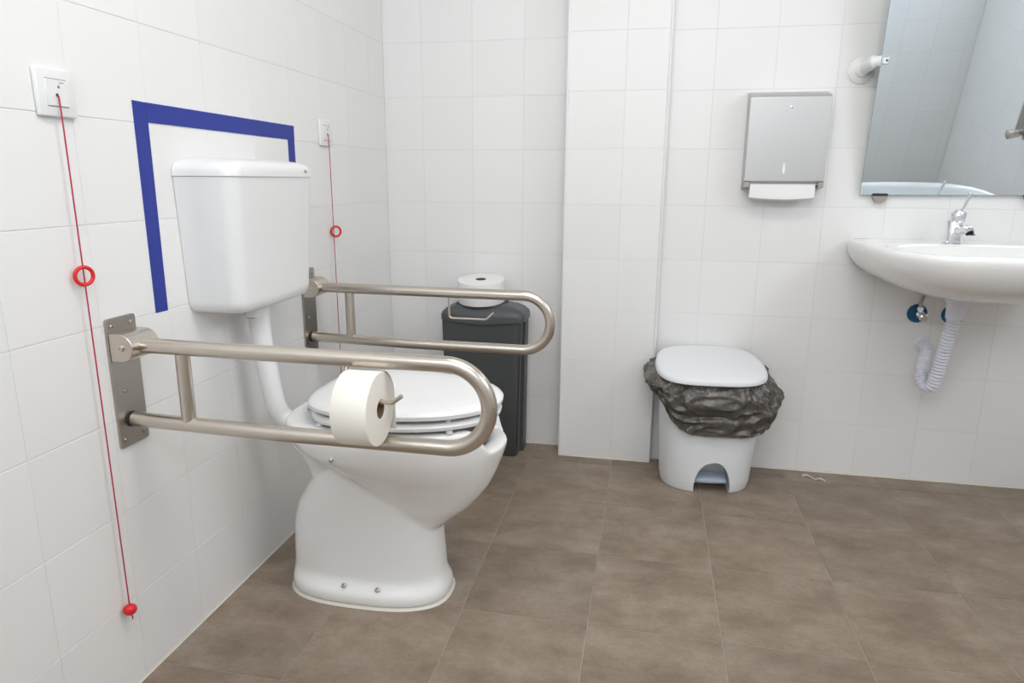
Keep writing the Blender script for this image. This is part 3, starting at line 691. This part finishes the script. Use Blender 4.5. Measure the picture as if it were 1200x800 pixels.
# ------------------------------------------------------------------ tilting mirror
mi = thing('mirror', 'frameless rectangular tilting mirror on the back wall above the washbasin', 'mirror', (2.06, YB, 1.04))
TA = math.radians(9.3); ROLLM = math.radians(0.45)
mb0 = Vector((1.7655, YB-.018, 1.0445)); mu = Vector((math.cos(ROLLM), 0, math.sin(ROLLM))); mv0 = Vector((-.012, -math.sin(TA), math.cos(TA))).normalized()
mn = mv0.cross(mu).normalized()
if mn.y > 0: mn = -mn
mv = mu.cross(mn).normalized()
if mv.z < 0: mv = -mv
MW, MH = .600, .80
def mp(a, b, c): return mb0+mu*a+mv*b+mn*c
bm = B(); loft(bm, [[mp(0, 0, c), mp(MW, 0, c), mp(MW, MH, c), mp(0, MH, c)] for c in (-.004, -.0008)]); obj('glass_edge', bm, M['glassedge'], mi, smooth=False)
bm = B(); e = .0006; loft(bm, [[mp(e, e, c), mp(MW-e, e, c), mp(MW-e, MH-e, c), mp(e, MH-e, c)] for c in (-.0008, 0)]); obj('mirror_glass', bm, M['mirror'], mi, smooth=False)
# bottom clips: half discs
for a in (.065, MW-.065):
    bm = B(); c = mp(a, 0, -.002); pr = [c+Vector((.0235*math.cos(t), 0, .027*math.sin(t))) for t in [math.pi+math.pi*i/16 for i in range(17)]]
    loft(bm, [[p+Vector((0, d, 0)) for p in pr] for d in (-.008, .012)]); k = obj('clip', bm, M['steelplate'], mi, smooth=False)
    bm = B(); box(bm, (c.x-.0235, c.y-.009, c.z-.0040), (c.x+.0235, c.y+.0125, c.z+.0030)); obj('clip_pad', bm, M['black'], k, smooth=False)
    bm = B(); tube(bm, [c+Vector((0, .010, -.009)), Vector((c.x, YB-.0005, c.z-.009))], .005, 12); obj('clip_stud', bm, M['chrome'], k)
# side pivots
for s, nm in ((0, 'left'), (1, 'right')):
    sg = -1 if s == 0 else 1; xe = mp(0 if s == 0 else MW, .40, 0)
    base = Vector((xe.x+sg*.034, YB, 1.452))
    bm = B(); lathe(bm, base, (0, -1, 0), [(.0004, .042), (.004, .042), (.008, .036), (.012, .024), (.024, .018)], 32); bo = obj('pivot_base', bm, M['plastic'], mi)
    bm = B(); e = Vector((xe.x-sg*.002, xe.y-.004, 1.470)); tube(bm, spline([base+Vector((0, -.010, 0)), base+Vector((-sg*.006, -.030, .006)), e+Vector((sg*.022, .012, -.002)), e], 6), [.019]*8+[.021]*6+[.0165]*5, 20); obj('pivot_arm', bm, M['plastic'], bo)
    bm = B(); box(bm, (min(e.x, e.x-sg*.020), e.y-.007, e.z-.011), (max(e.x, e.x-sg*.020), e.y+.006, e.z+.011), .0015, 1); obj('steel_clamp', bm, M['chrome'], mi)
    bm = B(); lathe(bm, (e.x-sg*.014, e.y-.0072, e.z), (0, -1, 0), [(0, .0035), (.0012, .003)], 12); obj('clamp_screw', bm, M['black'], mi)

# ------------------------------------------------------------------ washbasin
bs = thing('washbasin', 'white ceramic wall-hung washbasin under the mirror', 'washbasin', (2.055, YB, .88))
BX0, BX1, BYF = 1.734, 2.425, 2.03
def resample(r, N=96):
    L = [0]; P = r+[r[0]]
    for a, b in zip(P, P[1:]): L.append(L[-1]+(b-a).length)
    out = []; k = 0
    for i in range(N):
        t = L[-1]*i/N
        while L[k+1] < t: k += 1
        f = (t-L[k])/max(1e-9, L[k+1]-L[k]); out.append(P[k].lerp(P[k+1], f))
    return out
def bring(z, ins, insf, insb=0.0005, N=96, nf=3.3, rot=0):
    x0, x1 = BX0+ins, BX1-ins; xc = (x0+x1)/2; a = (x1-x0)/2; yb = YB-insb; yf_ = BYF+insf; r = []
    ym = yb-.22 if yb-.22 > yf_+.05 else (yb+yf_)/2
    for i in range(N):
        t = math.pi+2*math.pi*i/N; c, s = math.cos(t), math.sin(t)
        if s <= 0: x = xc+a*sp(c, 2/nf); y = ym+(ym-yf_)*sp(s, 2/nf)
        else: x = xc+a*sp(c, 2/14); y = ym+(yb-ym)*sp(s, 2/14)
        # front edge swells gently
        r.append(Vector((x, y, z)))
    return r
bm = B(); lv = [bring(.737, .27, .27), bring(.742, .20, .20), bring(.758, .125, .125), bring(.780, .072, .075), bring(.808, .034, .036), bring(.838, .012, .014), bring(.864, .002, .003), bring(.880, 0, 0), bring(.888, .002, .002), bring(.893, .008, .008), bring(.894, .018, .016)]
def inner(z, ins, yf_, yb, n=2.6, N=96):
    x0, x1 = BX0+ins, BX1-ins; xc = (x0+x1)/2; a = (x1-x0)/2; r = []
    for i in range(N):
        t = math.pi+2*math.pi*i/N; r.append(Vector((xc+a*sp(math.cos(t), 2/n), (yf_+yb)/2+(yb-yf_)/2*sp(math.sin(t), 2/n), z)))
    return r
lv += [inner(.892, .050, 2.075, 2.475, 3.2), inner(.884, .062, 2.087, 2.465, 3.0), inner(.84, .085, 2.11, 2.45), inner(.79, .14, 2.17, 2.41), inner(.765, .22, 2.26, 2.37), inner(.757, .33, 2.31, 2.335)]
lv = [resample(x, 160) for x in lv]; k = 11; mid = [[p.lerp(q, f) for p, q in zip(lv[k-1], lv[k])] for f in (.2, .4, .6, .8)]; lv = lv[:k]+mid+lv[k:]
loft(bm, lv); ba = obj('basin', bm, M['ceramic'], bs)
bm = B(); lathe(bm, (2.055, 2.32, .7562), (0, 0, 1), [(0, .030), (.003, .030), (.004, .024), (.001, .020)], 28); obj('drain_ring', bm, M['chrome'], ba)
# tap
tp = thing('mixer_tap', 'chrome single-lever mixer tap with raised slim lever on the washbasin', 'tap', (2.045, 2.535, .889))
tx, ty = 2.041, 2.535; tz = .8935
bm = B(); lathe(bm, (tx, ty, tz), (0, 0, 1), [(0, .0275), (.003, .0275), (.005, .0250), (.070, .0235), (.073, .022), (.073, .018)], 36); tb = obj('tap_body', bm, M['chrome'], tp)
bm = B(); lathe(bm, (tx+.004, ty-.004, tz+.070), (.10, -.10, 1), [(0, .0225), (.004, .0235), (.026, .0235), (.033, .020), (.036, .012)], 36); hd = obj('lever_head', bm, M['chrome'], tp)
bm = B(); tube(bm, [(tx+.010, ty-.012, tz+.102), (tx+.015, ty-.018, tz+.118), (tx+.026, ty-.022, tz+.160)], [.0048, .0044, .0048], 14); lathe(bm, (tx+.0258, ty-.0218, tz+.159), (.25, -.1, .95), [(0, .0036), (.003, .0045), (.005, .003)], 14); obj('lever', bm, M['chrome'], hd)
bm = B(); tube(bm, spline([(tx+.004, ty-.010, tz+.040), (tx+.012, ty-.040, tz+.046), (tx+.017, ty-.068, tz+.046), (tx+.019, ty-.080, tz+.037)], 6), [.016]*6+[.0145]*6+[.0140]*6+[.0135], 24)
spo = obj('spout', bm, M['chrome'], tp)
bm = B(); lathe(bm, (tx+.0195, ty-.082, tz+.034), (0.05, -.15, -1), [(0, .0125), (.003, .0125), (.003, .010), (.001, .0095)], 24); obj('aerator', bm, M['black'], spo)

# drain hose
dh = thing('drain_hose', 'white corrugated drain hose looping from the washbasin to the wall', 'drain pipe', (2.04, 2.46, .43))
hx, hy = 2.052, 2.44
bm = B(); lathe(bm, (hx, hy, .740), (-.06, .04, -1), [(-.012, .040), (.004, .040), (.010, .034), (.020, .034), (.022, .037), (.030, .037), (.034, .031), (.086, .026)], 32); obj('collar', bm, M['hose'], dh)
path = spline([(hx-.005, hy+.002, .66), (hx-.010, hy+.014, .59), (hx-.014, hy+.028, .51), (hx-.018, hy+.038, .445), (hx-.026, hy+.050, .411), (hx-.040, hy+.066, .406), (hx-.046, hy+.088, .432), (hx-.036, hy+.112, .475), (hx-.022, hy+.135, .510), (hx-.016, hy+.165, .522), (hx-.016, YB+.001, .522)], 48)
# ribbed radius by arc length
acc = 0; rs = [.0195]
for a, b in zip(path, path[1:]):
    acc += (b-a).length; rs.append(.0195+.0026*math.sin(acc/.0115*2*math.pi)*(1 if acc < .34 else .3))
bm = B(); tube(bm, path, rs, 18); obj('corrugated_hose', bm, M['hose'], dh)
bm = B(); lathe(bm, (hx-.016, YB, .522), (0, -1, 0), [(.0003, .030), (.003, .030), (.006, .024)], 28); obj('wall_rosette', bm, M['plastic'], dh)

def valve(x, z, label):
    v = thing('angle_valve', label, 'valve', (x, YB, z), 'angle valves under the washbasin')
    bm = B(); lathe(bm, (x, YB, z), (0, -1, 0), [(.0004, .0335), (.002, .0335), (.004, .031), (.0035, .018)], 32); obj('rosette', bm, M['blue'], v)
    bm = B(); lathe(bm, (x, YB, z), (0, -1, 0), [(.003, .011), (.018, .011), (.018, .014), (.034, .014), (.034, .011), (.042, .011)], 20); lathe(bm, (x, YB-.026, z-.012), (0, 0, 1), [(0, .009), (.028, .009), (.028, .011), (.038, .011)], 20); vb = obj('valve_body', bm, M['chrome'], v)
    bm = B(); lathe(bm, (x+.004, YB-.042, z-.004), (0.1, -1, -.15), [(0, .014), (.006, .016), (.014, .015), (.018, .010)], 8); obj('knob', bm, M['chrome'], vb)
    bm = B(); tube(bm, spline([(x, YB-.026, z+.024), (x-.001, YB-.027, z+.045), (x+.004, YB-.05, z+.085), (x+.02, YB-.10, z+.125)], 6), .0062, 14); obj('supply_pipe', bm, M['steelplate'], v)
valve(2.006, .634, 'chrome angle valve on blue rosette left of the white drain hose')
valve(2.118, .634, 'chrome angle valve on blue rosette partly hidden behind the drain hose')

# ------------------------------------------------------------------ scrap of paper on the floor
bm = B(); rows = []
for i in range(15):
    f = i/14; x = 1.672+.072*f; y = 2.592-.040*f+.006*math.sin(f*9); wv = .006+.004*math.sin(f*7+1)
    z = .0012+.006*abs(math.sin(f*6)); rows.append([(x, y-wv, z), (x, y, z+.003), (x, y+wv, z+.001), (x, y, z-.0004)])
loft(bm, rows); sc = obj('paper_scrap', bm, M['litter'], smooth=False); sc['label'] = 'small torn scrap of whitish paper on the floor near the back wall'; sc['category'] = 'litter'

# ------------------------------------------------------------------ soap dispenser on the right wall (seen only in the mirror)
sd = thing('soap_dispenser', 'steel soap dispenser with push nozzle, seen reflected at the mirror edge', 'dispenser', (RX, .79, .72))
bm = B(); box(bm, (RX-.095, .73, .75), (RX-.0006, .85, .97), .008, 2); obj('housing', bm, M['steelplate'], sd)
bm = B(); lathe(bm, (RX-.085, .775, .752), (-1, 0, -.15), [(0, .022), (.03, .022), (.034, .026), (.058, .026), (.062, .020)], 20); obj('push_nozzle', bm, M['steel'], sd)
bm = B(); lathe(bm, (RX-.04, .79, .752), (0, 0, -1), [(0, .034), (.03, .030), (.04, .016)], 20); obj('soap_outlet', bm, M['steel'], sd)
